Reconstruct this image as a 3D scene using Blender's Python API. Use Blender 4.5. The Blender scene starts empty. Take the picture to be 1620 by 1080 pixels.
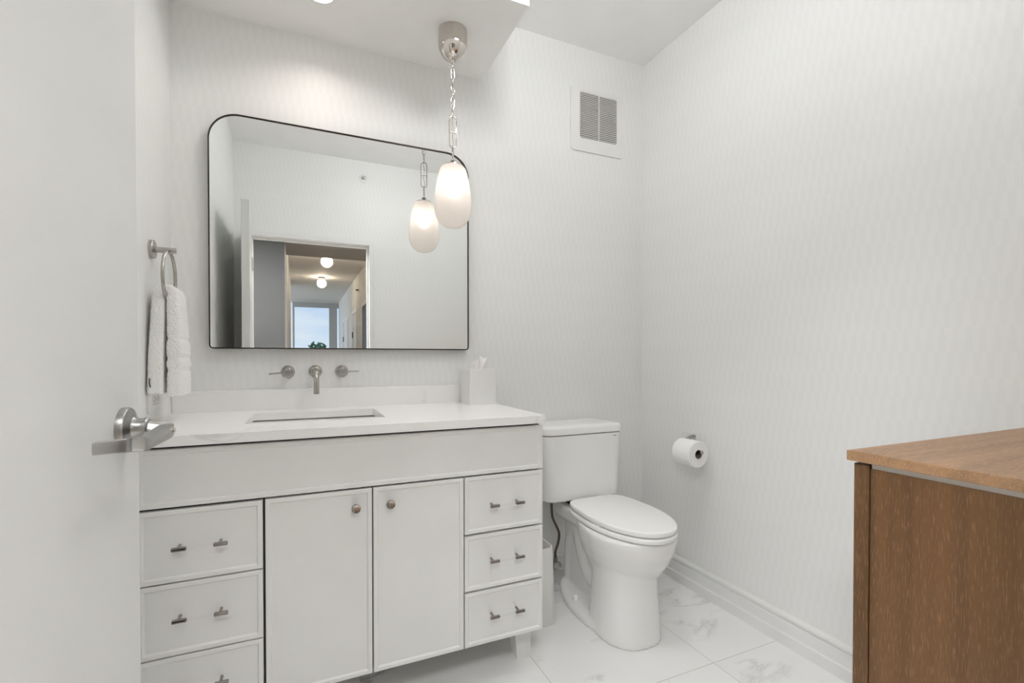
import bpy, bmesh, math, random
from mathutils import Vector, Matrix, noise

random.seed(7)
S = bpy.context.scene
COL = S.collection
PI = math.pi

# ------------------------------------------------------------------ camera
CAM_H = 1.12
F_PX, YAW, PITCH, SHIFT = 752.13, 0.418, 0.012, 33.81
cd = bpy.data.cameras.new('camera')
cam = bpy.data.objects.new('camera', cd)
COL.objects.link(cam)
cam.location = (0, 0, CAM_H)
cam.rotation_euler = (PI / 2 - PITCH, 0, -YAW)
cd.sensor_width = 36
cd.lens = 36 * F_PX / 1620
cd.shift_y = SHIFT / 1620
cd.clip_start = 0.02
cd.clip_end = 300
S.camera = cam

# ------------------------------------------------------------------ colour management
S.view_settings.view_transform = 'Standard'
S.view_settings.look = 'None'
S.view_settings.gamma = 1
S.view_settings.use_curve_mapping = False
S.view_settings.exposure = 0.19
S.cycles.diffuse_bounces = 8

# ------------------------------------------------------------------ room sizes
XL, XR = -0.434, 1.727            # left / right wall
YB, YF = 2.112, 0.15              # mirror wall / doorway wall (room face)
ZC, ZS = 2.715, 2.419             # ceiling / underside of soffit
SX, SY = 0.780, 1.597             # soffit corner
HALL_Y, HALL_Z = -9.9, 2.715      # far window wall, corridor ceiling
HXL, HXR = -0.14, 1.03            # corridor walls

# ------------------------------------------------------------------ world (sky beyond the far window)
W = bpy.data.worlds.new('sky')
S.world = W
W.use_nodes = True
wn = W.node_tree
wn.nodes.clear()
wo = wn.nodes.new('ShaderNodeOutputWorld')
wb = wn.nodes.new('ShaderNodeBackground')
wt = wn.nodes.new('ShaderNodeTexCoord')
wsx = wn.nodes.new('ShaderNodeSeparateXYZ')
wr = wn.nodes.new('ShaderNodeValToRGB')
wr.color_ramp.elements[0].position = 0.0
wr.color_ramp.elements[0].color = (0.66, 0.78, 0.93, 1)
wr.color_ramp.elements[1].position = 0.35
wr.color_ramp.elements[1].color = (0.30, 0.50, 0.86, 1)
wm = wn.nodes.new('ShaderNodeMapping')
wm.inputs['Scale'].default_value = (3, 3, 9)
wz = wn.nodes.new('ShaderNodeTexNoise')
wz.inputs['Scale'].default_value = 2.2
wz.inputs['Detail'].default_value = 7
wcr = wn.nodes.new('ShaderNodeValToRGB')
wcr.color_ramp.elements[0].position = 0.47
wcr.color_ramp.elements[1].position = 0.75
wmx = wn.nodes.new('ShaderNodeMix')
wmx.data_type = 'RGBA'
wmx.inputs[7].default_value = (0.80, 0.86, 0.94, 1)
wn.links.new(wt.outputs['Generated'], wsx.inputs[0])
wn.links.new(wsx.outputs['Z'], wr.inputs[0])
wn.links.new(wt.outputs['Generated'], wm.inputs[0])
wn.links.new(wm.outputs[0], wz.inputs['Vector'])
wn.links.new(wz.outputs['Fac'], wcr.inputs[0])
wn.links.new(wcr.outputs[0], wmx.inputs[0])
wn.links.new(wr.outputs[0], wmx.inputs[6])
wn.links.new(wmx.outputs[2], wb.inputs['Color'])
wb.inputs['Strength'].default_value = 0.95
wn.links.new(wb.outputs[0], wo.inputs[0])


def area_light(name, loc, size, power, color, rot=(0, 0, 0), size_y=None, spread=PI):
    l = bpy.data.lights.new(name, 'AREA')
    l.shape = 'DISK' if size_y is None else 'RECTANGLE'
    l.size = size
    if size_y:
        l.size_y = size_y
    l.energy = power
    l.color = color
    l.spread = spread
    o = bpy.data.objects.new(name, l)
    o.location = loc
    o.rotation_euler = rot
    COL.objects.link(o)
    return o


# ceiling lamp over the middle of the bathroom (fixture built below)
LAMP = (0.70, 1.18)
area_light('ceiling_lamp_light', (LAMP[0], LAMP[1], ZC - 0.196), 0.30, 3.4, (0.97, 0.995, 1.025))
pl = bpy.data.lights.new('ceiling_lamp_glow', 'POINT')
pl.energy = 14
pl.color = (0.97, 0.995, 1.025)
pl.shadow_soft_size = 0.05
plo = bpy.data.objects.new('ceiling_lamp_glow', pl)
plo.location = (LAMP[0], LAMP[1], ZC - 0.112)
COL.objects.link(plo)
# added fill lights: unseen panels in the lowered hall ceiling brighten the bathroom
FILL_PANEL = (0.12, -0.52)
area_light('hall_fill_light', (FILL_PANEL[0], FILL_PANEL[1], 2.437), 0.80, 12.5, (0.975, 0.997, 1.025), size_y=0.60)
FILL_PANEL2 = (-0.95, -0.45)
area_light('hall_fill_light', (FILL_PANEL2[0], FILL_PANEL2[1], 2.437), 0.80, 72, (0.975, 0.997, 1.025), size_y=0.60)
# recessed downlight in the soffit
CAN = (0.070, 1.845)
area_light('downlight_light', (CAN[0], CAN[1], ZS - 0.004), 0.08, 0.85, (1.0, 0.90, 0.83), spread=2.4)
# added fill light in an unseen side opening brightens the corridor's far end
area_light('corridor_fill_light', (-2.42, -8.6, 1.5), 2.2, 38, (0.84, 0.92, 1.0), rot=(PI / 2, 0, -PI / 2), size_y=2.0)


# ------------------------------------------------------------------ node helpers
class NT:
    def __init__(s, name):
        s.m = bpy.data.materials.new(name)
        s.m.use_nodes = True
        s.t = s.m.node_tree
        s.p = s.t.nodes['Principled BSDF']
        s.out = s.t.nodes['Material Output']

    def n(s, typ, **kw):
        a = s.t.nodes.new(typ)
        for k, v in kw.items():
            setattr(a, k, v)
        return a

    def l(s, a, b):
        s.t.links.new(a, b)

    def math(s, op, a, b=None, c=None):
        m = s.n('ShaderNodeMath', operation=op)
        for i, v in enumerate((a, b, c)):
            if v is None:
                continue
            if isinstance(v, (int, float)):
                m.inputs[i].default_value = v
            else:
                s.l(v, m.inputs[i])
        return m.outputs[0]

    def coord(s, scale=(1, 1, 1), loc=(0, 0, 0)):
        t = s.n('ShaderNodeTexCoord')
        m = s.n('ShaderNodeMapping')
        m.inputs['Scale'].default_value = scale
        m.inputs['Location'].default_value = loc
        s.l(t.outputs['Object'], m.inputs[0])
        return m.outputs[0]

    def noise(s, vec, scale, detail=3, rough=0.5, dist=0.0):
        a = s.n('ShaderNodeTexNoise')
        a.inputs['Scale'].default_value = scale
        a.inputs['Detail'].default_value = detail
        a.inputs['Roughness'].default_value = rough
        a.inputs['Distortion'].default_value = dist
        s.l(vec, a.inputs['Vector'])
        return a.outputs['Fac']

    def ramp(s, fac, stops):
        r = s.n('ShaderNodeValToRGB')
        e = r.color_ramp.elements
        while len(e) < len(stops):
            e.new(0.5)
        for i, (p, c) in enumerate(stops):
            e[i].position = p
            e[i].color = (c, c, c, 1) if isinstance(c, (int, float)) else (*c, 1)
        s.l(fac, r.inputs[0])
        return r.outputs[0]

    def mix(s, fac, a, b):
        m = s.n('ShaderNodeMix', data_type='RGBA')
        for i, v in ((0, fac), (6, a), (7, b)):
            if isinstance(v, (int, float)):
                m.inputs[i].default_value = v
            elif isinstance(v, tuple):
                m.inputs[i].default_value = (*v, 1)
            else:
                s.l(v, m.inputs[i])
        return m.outputs[2]

    def bump(s, h, strength=0.1, dist=0.002):
        b = s.n('ShaderNodeBump')
        b.inputs['Strength'].default_value = strength
        b.inputs['Distance'].default_value = dist
        s.l(h, b.inputs['Height'])
        s.l(b.outputs[0], s.p.inputs['Normal'])


def paint(name, col, rough=0.5, metal=0.0, spec=0.5, bump=0.0, bscale=400, var=0.015, coat=0.0, aniso=None):
    k = NT(name)
    p = k.p
    p.inputs['Metallic'].default_value = metal
    p.inputs['Roughness'].default_value = rough
    p.inputs['Specular IOR Level'].default_value = spec
    p.inputs['Coat Weight'].default_value = coat
    p.inputs['Coat Roughness'].default_value = 0.05
    v = k.coord(aniso or (1, 1, 1))
    f = k.noise(v, 6 if aniso is None else 1.0, 3)
    lo = tuple(max(0, c * (1 - var)) for c in col)
    hi = tuple(min(1, c * (1 + var)) for c in col)
    k.l(k.ramp(f, [(0.3, lo), (0.7, hi)]), p.inputs['Base Color'])
    if bump:
        k.bump(k.noise(k.coord(), bscale, 3), bump)
    return k.m


def emit(name, col, strength):
    k = NT(name)
    e = k.n('ShaderNodeEmission')
    e.inputs['Color'].default_value = (*col, 1)
    e.inputs['Strength'].default_value = strength
    k.l(e.outputs[0], k.out.inputs['Surface'])
    return k.m


def wallpaper(name, axis):
    k = NT(name)
    t = k.n('ShaderNodeTexCoord')
    x = k.n('ShaderNodeSeparateXYZ')
    k.l(t.outputs['Object'], x.inputs[0])
    c, z = x.outputs[axis], x.outputs['Z']
    zz = k.math('DIVIDE', z, 0.071)
    row = k.math('FLOOR', zz)
    v = k.math('SUBTRACT', zz, row)
    par = k.math('MODULO', row, 2)
    v2 = k.math('ABSOLUTE', k.math('SUBTRACT', par, v))
    off = k.math('MULTIPLY', row, 0.37)
    a = k.math('FRACT', k.math('ADD', k.math('DIVIDE', k.math('ADD', c, 5.0), 0.0305), off))
    d = k.math('ABSOLUTE', k.math('SUBTRACT', a, 0.5))
    w = k.math('MULTIPLY_ADD', v2, 0.18, 0.16)
    mask = k.math('MULTIPLY', k.math('SUBTRACT', w, d), 22.0)
    mask = k.math('MINIMUM', k.math('MAXIMUM', k.math('ADD', mask, 0.5), 0.0), 1.0)
    k.l(k.mix(mask, (0.832, 0.833, 0.820), (0.846, 0.847, 0.834)), k.p.inputs['Base Color'])
    k.l(k.math('MULTIPLY_ADD', mask, -0.12, 0.53), k.p.inputs['Roughness'])
    k.l(k.math('MULTIPLY_ADD', mask, 0.16, 0.28), k.p.inputs['Specular IOR Level'])
    k.bump(k.noise(k.coord((1, 1, 0.6)), 500, 2), 0.04)
    return k.m


def floor_tile():
    k = NT('marble_floor_tile')
    t = k.n('ShaderNodeTexCoord')
    x = k.n('ShaderNodeSeparateXYZ')
    k.l(t.outputs['Object'], x.inputs[0])
    gx = k.math('DIVIDE', k.math('ADD', x.outputs['X'], 10 * 0.597 - 0.781), 0.597)
    gy = k.math('DIVIDE', k.math('ADD', x.outputs['Y'], 30 * 0.607 - 1.2805), 0.607)
    fx, fy = k.math('FLOOR', gx), k.math('FLOOR', gy)
    def edge(g, f, per):
        s = k.math('SUBTRACT', g, f)
        d = k.math('MINIMUM', s, k.math('SUBTRACT', 1.0, s))
        return k.math('MULTIPLY', d, per)
    d = k.math('MINIMUM', edge(gx, fx, 0.597), edge(gy, fy, 0.607))
    grout = k.math('LESS_THAN', d, 0.0013)
    cmb = k.n('ShaderNodeCombineXYZ')
    k.l(k.math('MULTIPLY', fx, 3.17), cmb.inputs[0])
    k.l(k.math('MULTIPLY', fy, 5.31), cmb.inputs[1])
    add = k.n('ShaderNodeVectorMath', operation='ADD')
    k.l(t.outputs['Object'], add.inputs[0])
    k.l(cmb.outputs[0], add.inputs[1])
    mp = k.n('ShaderNodeMapping')
    mp.inputs['Rotation'].default_value = (0, 0, 0.7)
    mp.inputs['Scale'].default_value = (1, 2.0, 1)
    k.l(add.outputs[0], mp.inputs[0])
    n1 = k.noise(mp.outputs[0], 1.7, 9, 0.62, 0.6)
    ridge = k.math('ABSOLUTE', k.math('SUBTRACT', n1, 0.5))
    vein = k.ramp(ridge, [(0.0, 1.0), (0.010, 0.5), (0.035, 0.0)])
    n2 = k.noise(mp.outputs[0], 2.6, 3)
    gate = k.ramp(n2, [(0.50, 0.0), (0.68, 1.0)])
    vf = k.math('MULTIPLY', vein, gate)
    cloud = k.ramp(k.noise(mp.outputs[0], 1.2, 5), [(0.3, (0.83, 0.828, 0.82)), (0.7, (0.90, 0.898, 0.89))])
    colr = k.mix(k.math('MULTIPLY', vf, 0.75), cloud, (0.36, 0.35, 0.34))
    colr = k.mix(grout, colr, (0.52, 0.51, 0.49))
    k.l(colr, k.p.inputs['Base Color'])
    k.l(k.math('MULTIPLY_ADD', grout, 0.5, 0.20), k.p.inputs['Roughness'])
    return k.m


def quartz():
    k = NT('white_quartz')
    v = k.coord((1.0, 0.8, 0.5), (0.25, 0, 0))
    n1 = k.noise(v, 2.3, 6, 0.55, 1.1)
    ridge = k.math('ABSOLUTE', k.math('SUBTRACT', n1, 0.5))
    vein = k.ramp(ridge, [(0.0, 1.0), (0.006, 0.3), (0.016, 0.0)])
    gate = k.ramp(k.noise(v, 3.0, 2), [(0.50, 0.0), (0.68, 0.42)])
    c = k.mix(k.math('MULTIPLY', vein, gate), (0.905, 0.90, 0.89), (0.55, 0.53, 0.51))
    k.l(c, k.p.inputs['Base Color'])
    k.p.inputs['Roughness'].default_value = 0.22
    return k.m


def wood(name, grain, base=(0.205, 0.108, 0.050)):
    # grain = axis along which the grain runs
    k = NT(name)
    sc = {'X': (1.2, 26, 26), 'Y': (26, 1.2, 26), 'Z': (26, 26, 1.2)}[grain]
    v = k.coord(sc)
    g = k.noise(v, 1.0, 6, 0.6, 0.4)
    dark = tuple(c * 0.62 for c in base)
    light = tuple(min(1, c * 1.25) for c in base)
    c = k.ramp(g, [(0.25, dark), (0.55, base), (0.8, light)])
    sf = {'X': (42, 520, 520), 'Y': (520, 42, 520), 'Z': (520, 520, 42)}[grain]
    fl = k.ramp(k.noise(k.coord(sf), 1.0, 2, 0.55), [(0.54, 0.0), (0.68, 1.0)])
    c = k.mix(k.math('MULTIPLY', fl, 0.34), c, tuple(min(1, x * 2.3 + 0.04) for x in base))
    k.l(c, k.p.inputs['Base Color'])
    k.p.inputs['Roughness'].default_value = 0.42
    k.p.inputs['Specular IOR Level'].default_value = 0.4
    k.bump(g, 0.08)
    return k.m


def terry():
    k = NT('white_terry_cloth')
    v = k.coord()
    vo = k.n('ShaderNodeTexVoronoi')
    vo.inputs['Scale'].default_value = 650
    k.l(v, vo.inputs['Vector'])
    n = k.noise(v, 160, 4, 0.7)
    h = k.math('ADD', vo.outputs['Distance'], n)
    k.bump(h, 0.45, 0.002)
    k.l(k.ramp(n, [(0.3, (0.93, 0.925, 0.915)), (0.7, (0.965, 0.96, 0.95))]), k.p.inputs['Base Color'])
    k.p.inputs['Roughness'].default_value = 0.95
    k.p.inputs['Specular IOR Level'].default_value = 0.1
    k.p.inputs['Sheen Weight'].default_value = 0.3
    return k.m


def frosted():
    k = NT('frosted_glass')
    p = k.p
    p.inputs['Base Color'].default_value = (0.97, 0.955, 0.94, 1)
    p.inputs['Roughness'].default_value = 0.42
    p.inputs['IOR'].default_value = 1.2
    p.inputs['Transmission Weight'].default_value = 1.0
    tl = k.n('ShaderNodeBsdfTranslucent')
    tl.inputs['Color'].default_value = (0.95, 0.92, 0.89, 1)
    df = k.n('ShaderNodeBsdfDiffuse')
    df.inputs['Color'].default_value = (0.86, 0.83, 0.81, 1)
    m1 = k.n('ShaderNodeMixShader')
    m1.inputs[0].default_value = 0.45
    k.l(tl.outputs[0], m1.inputs[1])
    k.l(df.outputs[0], m1.inputs[2])
    m2 = k.n('ShaderNodeMixShader')
    n = k.noise(k.coord(), 30, 2)
    k.l(k.math('MULTIPLY_ADD', n, 0.02, 0.36), m2.inputs[0])
    k.l(p.outputs[0], m2.inputs[1])
    k.l(m1.outputs[0], m2.inputs[2])
    k.l(m2.outputs[0], k.out.inputs['Surface'])
    return k.m


def clear(name, rough=0.02, tint=(1, 1, 1), gloss=0.06):
    k = NT(name)
    tr = k.n('ShaderNodeBsdfTransparent')
    tr.inputs['Color'].default_value = (*tint, 1)
    gl = k.n('ShaderNodeBsdfGlossy')
    gl.inputs['Roughness'].default_value = rough
    mx = k.n('ShaderNodeMixShader')
    mx.inputs[0].default_value = gloss
    k.l(tr.outputs[0], mx.inputs[1])
    k.l(gl.outputs[0], mx.inputs[2])
    k.l(mx.outputs[0], k.out.inputs['Surface'])
    return k.m


def mirror_mat():
    k = NT('mirror_silvering')
    k.p.inputs['Base Color'].default_value = (0.90, 0.91, 0.90, 1)
    k.p.inputs['Metallic'].default_value = 1
    k.p.inputs['Roughness'].default_value = 0.0
    return k.m


M = {}
M['paper_x'] = wallpaper('trellis_wallpaper_back', 'X')
M['paper_y'] = wallpaper('trellis_wallpaper_side', 'Y')
M['ceiling'] = paint('ceiling_paint', (0.90, 0.898, 0.885), 0.75, bump=0.05)
M['door'] = paint('door_paint', (0.71, 0.712, 0.702), 0.38, bump=0.03, bscale=250)
M['trim'] = paint('trim_paint', (0.82, 0.82, 0.81), 0.35)
M['cab'] = paint('vanity_lacquer', (0.82, 0.82, 0.805), 0.36, bump=0.015)
M['dark'] = paint('shadow_gap', (0.05, 0.047, 0.044), 0.8)
M['quartz'] = quartz()
M['ceramic'] = paint('white_ceramic', (0.88, 0.878, 0.865), 0.10, spec=0.5, var=0.005)
M['seat'] = paint('seat_plastic', (0.92, 0.918, 0.91), 0.22, var=0.005)
M['floor'] = floor_tile()
M['nickel'] = paint('brushed_nickel', (0.46, 0.44, 0.412), 0.25, metal=1.0, aniso=(2, 2, 90), var=0.05)
M['satin'] = paint('satin_chrome', (0.40, 0.40, 0.392), 0.30, metal=1.0, aniso=(3, 3, 120), var=0.04)
M['polished'] = paint('polished_nickel', (0.66, 0.62, 0.575), 0.06, metal=1.0, var=0.01)
M['knob'] = paint('bronzed_nickel', (0.36, 0.33, 0.305), 0.14, metal=1.0, var=0.02)
M['bronze'] = paint('dark_bronze', (0.055, 0.042, 0.034), 0.3, metal=1.0, var=0.04)
M['black'] = paint('black_metal_and_dark_doorway', (0.03, 0.03, 0.03), 0.4)
M['mirror'] = mirror_mat()
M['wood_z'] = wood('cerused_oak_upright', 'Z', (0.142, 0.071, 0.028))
M['wood_x_lit'] = wood('cerused_oak_top_lit', 'X', (0.345, 0.20, 0.105))  # same oak as the sides; overhead light is painted into this lighter tone
M['wood_edge'] = wood('cerused_oak_edge', 'Y', (0.215, 0.115, 0.054))
M['reveal'] = paint('pale_reveal', (0.62, 0.58, 0.53), 0.5)
M['terry'] = terry()
M['plastic'] = paint('white_plastic', (0.82, 0.815, 0.80), 0.35)
M['slot'] = paint('dark_slot', (0.13, 0.10, 0.085), 0.8)
M['paper'] = paint('toilet_tissue', (0.90, 0.895, 0.885), 0.9, spec=0.1, bump=0.3, bscale=300)
M['tissue'] = paint('facial_tissue', (0.90, 0.885, 0.87), 0.9, spec=0.1)
M['card'] = paint('cardboard_core', (0.30, 0.22, 0.16), 0.9)
M['hose'] = paint('braided_hose', (0.13, 0.095, 0.07), 0.5, bump=0.6, bscale=600, var=0.3)
M['acrylic'] = clear('clear_acrylic', 0.08, (0.995, 0.995, 0.995), 0.035)
M['glass'] = clear('window_glass', 0.0, (0.97, 0.985, 0.99), 0.0005)
M['frosted'] = frosted()
M['bulb'] = emit('bulb_glow', (1.0, 0.91, 0.82), 12)
M['lens'] = emit('downlight_lens', (1.0, 0.93, 0.86), 9)
M['panel'] = emit('ceiling_lamp_and_fill_lens', (1.0, 0.96, 0.91), 6)
M['globe'] = emit('opal_globe_glow', (1.0, 0.84, 0.64), 22)
M['hall_grey'] = paint('hall_grey_in_shade', (0.060, 0.061, 0.059), 0.7)  # wall in shade; the dimness is put into this dark grey
M['hall_wall'] = paint('white_hall_paint', (0.74, 0.73, 0.71), 0.7)
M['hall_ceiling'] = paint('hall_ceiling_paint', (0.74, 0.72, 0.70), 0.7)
M['hall_soffit'] = paint('shaded_soffit', (0.25, 0.225, 0.20), 0.7)  # unlit soffit; its darkness is painted into the base colour
M['hall_floor'] = wood('hall_floor_boards', 'Y', (0.30, 0.22, 0.15))
M['alu'] = paint('grey_window_frame', (0.42, 0.43, 0.43), 0.45)
M['leaf'] = paint('tree_leaves', (0.10, 0.20, 0.09), 0.7, var=0.5, bump=0.4, bscale=30)
M['bark'] = paint('tree_bark', (0.14, 0.10, 0.07), 0.9, var=0.3)
M['lawn'] = paint('lawn', (0.16, 0.24, 0.10), 0.9, var=0.3)


# ------------------------------------------------------------------ mesh helpers
def obj(name, bm, mat, parent=None, smooth=None, bevel=0.0, seg=2, label=None):
    bmesh.ops.recalc_face_normals(bm, faces=bm.faces)
    me = bpy.data.meshes.new(name)
    bm.to_mesh(me)
    bm.free()
    for m in (mat if isinstance(mat, (list, tuple)) else [mat]):
        me.materials.append(m)
    if smooth is not None:
        for p in me.polygons:
            p.use_smooth = True
        if smooth < 180:
            me.set_sharp_from_angle(angle=math.radians(smooth))
    o = bpy.data.objects.new(name, me)
    COL.objects.link(o)
    if parent:
        o.parent = parent
        o.matrix_parent_inverse = parent_world(parent).inverted()
    if bevel:
        b = o.modifiers.new('bevel', 'BEVEL')
        b.width = bevel
        b.segments = seg
        b.limit_method = 'ANGLE'
        b.angle_limit = math.radians(40)
    if label:
        o['label'] = label
    return o


def parent_world(o):
    m = Matrix.LocRotScale(o.location, o.rotation_euler, o.scale)
    if o.parent:
        return parent_world(o.parent) @ o.matrix_parent_inverse @ m
    return m


def thing(name, label, cat, loc=(0, 0, 0), group=None):
    o = bpy.data.objects.new(name, None)
    COL.objects.link(o)
    o.location = loc
    o.empty_display_size = 0.05
    o['label'] = label
    o['category'] = cat
    if group:
        o['group'] = group
    return o


def tag(o, label, cat, group=None):
    o['label'] = label
    o['category'] = cat
    if group:
        o['group'] = group
    return o


def struct(o, label=None):
    o['kind'] = 'structure'
    if label:
        o['label'] = label
    return o


def B():
    return bmesh.new()


def box(bm, x0, x1, y0, y1, z0, z1, mi=0):
    v = [bm.verts.new(p) for p in ((x0, y0, z0), (x1, y0, z0), (x1, y1, z0), (x0, y1, z0),
                                   (x0, y0, z1), (x1, y0, z1), (x1, y1, z1), (x0, y1, z1))]
    for f in ((0, 3, 2, 1), (4, 5, 6, 7), (0, 1, 5, 4), (1, 2, 6, 5), (2, 3, 7, 6), (3, 0, 4, 7)):
        bm.faces.new([v[i] for i in f]).material_index = mi
    return v


def bx(x0, x1, y0, y1, z0, z1):
    bm = B()
    box(bm, x0, x1, y0, y1, z0, z1)
    return bm


def loft(bm, rings, cap0=True, cap1=True, mi=0, closed=True):
    R = [[bm.verts.new(p) for p in r] for r in rings]
    n = len(R[0])
    for a, b in zip(R, R[1:]):
        for i in range(n if closed else n - 1):
            j = (i + 1) % n
            bm.faces.new((a[i], a[j], b[j], b[i])).material_index = mi
    if cap0:
        bm.faces.new(R[0][::-1]).material_index = mi
    if cap1:
        bm.faces.new(R[-1]).material_index = mi
    return R


def frame_for(d):
    d = Vector(d).normalized()
    up = Vector((0, 0, 1)) if abs(d.z) < 0.95 else Vector((0, 1, 0))
    a = d.cross(up).normalized()
    return a, a.cross(d).normalized(), d


def lathe(bm, prof, origin, axis=(0, 0, 1), n=32, mi=0, cap0=True, cap1=True):
    """prof: (r, h) along the axis from origin."""
    a, b, d = frame_for(axis)
    o = Vector(origin)
    rings = []
    for r, h in prof:
        r = max(r, 1e-5)
        rings.append([o + d * h + a * r * math.cos(2 * PI * i / n) + b * r * math.sin(2 * PI * i / n) for i in range(n)])
    loft(bm, rings, cap0, cap1, mi)


def cyl(bm, p0, p1, r, n=20, mi=0, r1=None):
    p0, p1 = Vector(p0), Vector(p1)
    lathe(bm, [(r, 0), (r if r1 is None else r1, (p1 - p0).length)], p0, p1 - p0, n, mi)


def tube(bm, pts, r, n=12, mi=0, closed=False):
    pts = [Vector(p) for p in pts]
    N = len(pts)
    rings = []
    prev = None
    for i in range(N):
        if closed:
            d = (pts[(i + 1) % N] - pts[i - 1]).normalized()
        else:
            d = (pts[min(i + 1, N - 1)] - pts[max(i - 1, 0)]).normalized()
        if prev is None:
            a, b, _ = frame_for(d)
        else:
            a = (prev - d * prev.dot(d)).normalized()
            b = d.cross(a).normalized()
        prev = a
        rr = r[i] if isinstance(r, (list, tuple)) else r
        rings.append([pts[i] + a * rr * math.cos(2 * PI * j / n) + b * rr * math.sin(2 * PI * j / n) for j in range(n)])
    if closed:
        rings.append(rings[0])
        R = [[bm.verts.new(p) for p in q] for q in rings[:-1]]
        R.append(R[0])
        for A, C in zip(R, R[1:]):
            # find best rotation when closing the loop
            off = 0
            if C is R[0]:
                off = min(range(n), key=lambda k: (A[0].co - C[k].co).length)
            for i in range(n):
                j = (i + 1) % n
                bm.faces.new((A[i], A[j], C[(j + off) % n], C[(i + off) % n])).material_index = mi
    else:
        loft(bm, rings, True, True, mi)


def smooth_path(pts, n=10):
    P = [Vector(p) for p in pts]
    P = [P[0] * 2 - P[1]] + P + [P[-1] * 2 - P[-2]]
    out = []
    for i in range(1, len(P) - 2):
        for k in range(n):
            t = k / n
            a, b, c, d = P[i - 1], P[i], P[i + 1], P[i + 2]
            out.append(0.5 * ((2 * b) + (c - a) * t + (2 * a - 5 * b + 4 * c - d) * t * t + (3 * b - a - 3 * c + d) * t ** 3))
    out.append(P[-2])
    return out


def rrect(x0, x1, y0, y1, r, n=6):
    """rounded rectangle, counter-clockwise; r = single radius or (bl, br, tr, tl)"""
    rs = r if isinstance(r, (tuple, list)) else (r,) * 4
    out = []
    for (cx, cy, a0), q in zip(((x0, y0, PI), (x1, y0, 1.5 * PI), (x1, y1, 0), (x0, y1, 0.5 * PI)), rs):
        sx = 1 if cx == x0 else -1
        sy = 1 if cy == y0 else -1
        for i in range(n + 1):
            a = a0 + i / n * PI / 2
            out.append((cx + sx * q + q * math.cos(a), cy + sy * q + q * math.sin(a)))
    return out


def holed(bm, outer, inner, place, h0, h1, mi=0):
    """plate with a hole, extruded from h0 to h1; place(u, v, h) -> xyz"""
    for h in (h0, h1):
        eo = [bm.verts.new(place(u, v, h)) for u, v in outer]
        ei = [bm.verts.new(place(u, v, h)) for u, v in inner]
        E = [bm.edges.new((L[i], L[(i + 1) % len(L)])) for L in (eo, ei) for i in range(len(L))]
        r = bmesh.ops.triangle_fill(bm, edges=E, use_beauty=True)
        for g in r['geom']:
            if isinstance(g, bmesh.types.BMFace):
                g.material_index = mi
        if h == h0:
            o0, i0 = eo, ei
    for A, C in ((o0, eo), (i0, ei)):
        for i in range(len(A)):
            j = (i + 1) % len(A)
            bm.faces.new((A[i], A[j], C[j], C[i])).material_index = mi


# ------------------------------------------------------------------ the shell of the bathroom
struct(obj('floor', bx(XL - 0.05, XR + 0.05, YF - 0.13, YB + 0.05, -0.05, 0.0), M['floor']))
struct(obj('wall_back', bx(XL - 0.1, XR + 0.1, YB, YB + 0.1, 0.0, ZC), M['paper_x']))
struct(obj('wall_left', bx(XL - 0.1, XL, YF - 0.12, YB, 0.0, ZC), M['paper_y']))
struct(obj('wall_right', bx(XR, XR + 0.1, YF - 0.12, YB, 0.0, ZC), M['paper_y']))
struct(obj('ceiling', bx(XL - 0.1, XR + 0.1, YF - 0.12, YB + 0.1, ZC, ZC + 0.1), M['ceiling']))
struct(obj('ceiling_soffit', bx(XL, SX, SY, YB, ZS, ZC), M['ceiling']))
# doorway wall with its opening
OX0, OX1, OZ = -0.335, 0.530, 2.045
bm = B()
box(bm, XL, OX0, YF - 0.12, YF, 0, ZC)
box(bm, OX1, XR, YF - 0.12, YF, 0, ZC)
box(bm, OX0, OX1, YF - 0.12, YF, OZ, ZC)
struct(obj('wall_front', bm, M['paper_x']))
# steel frame of the doorway: jambs, head and the stop bead
bm = B()
for x0, x1 in ((OX0 - 0.024, OX0 + 0.008), (OX1 - 0.008, OX1 + 0.026)):
    box(bm, x0, x1, YF - 0.13, YF + 0.010, 0, OZ + 0.026)
box(bm, OX0 + 0.008, OX1 - 0.008, YF - 0.13, YF + 0.010, OZ - 0.008, OZ + 0.026)
box(bm, OX0 + 0.008, OX0 + 0.020, YF - 0.09, YF - 0.045, 0, OZ - 0.008)
box(bm, OX1 - 0.020, OX1 - 0.008, YF - 0.09, YF - 0.045, 0, OZ - 0.008)
box(bm, OX0 + 0.020, OX1 - 0.020, YF - 0.09, YF - 0.045, OZ - 0.020, OZ - 0.008)
struct(obj('trim_1', bm, M['trim'], bevel=0.002))


# baseboards: profiled
BASE = [(0.0, 0.0), (0.016, 0.0), (0.018, 0.044), (0.0125, 0.050), (0.0125, 0.0965), (0.0055, 0.0985),
        (0.0055, 0.1010), (0.0120, 0.1030), (0.0120, 0.112), (0.005, 0.123), (0.0, 0.124)]


def baseboard(name, p0, p1, inward):
    bm = B()
    p0, p1, w = Vector(p0), Vector(p1), Vector(inward)
    loft(bm, [[p + w * a + Vector((0, 0, h)) for a, h in BASE] for p in (p0, p1)])
    return struct(obj(name, bm, M['trim']))


baseboard('baseboard_right', (XR, YF, 0), (XR, YB, 0), (-1, 0, 0))
baseboard('baseboard_back', (XL, YB, 0), (XR - 0.016, YB, 0), (0, -1, 0))
baseboard('baseboard_left', (XL, YF, 0), (XL, YB - 0.016, 0), (1, 0, 0))
baseboard('baseboard_front', (OX1 + 0.026, YF, 0), (XR - 0.016, YF, 0), (0, 1, 0))


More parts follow.
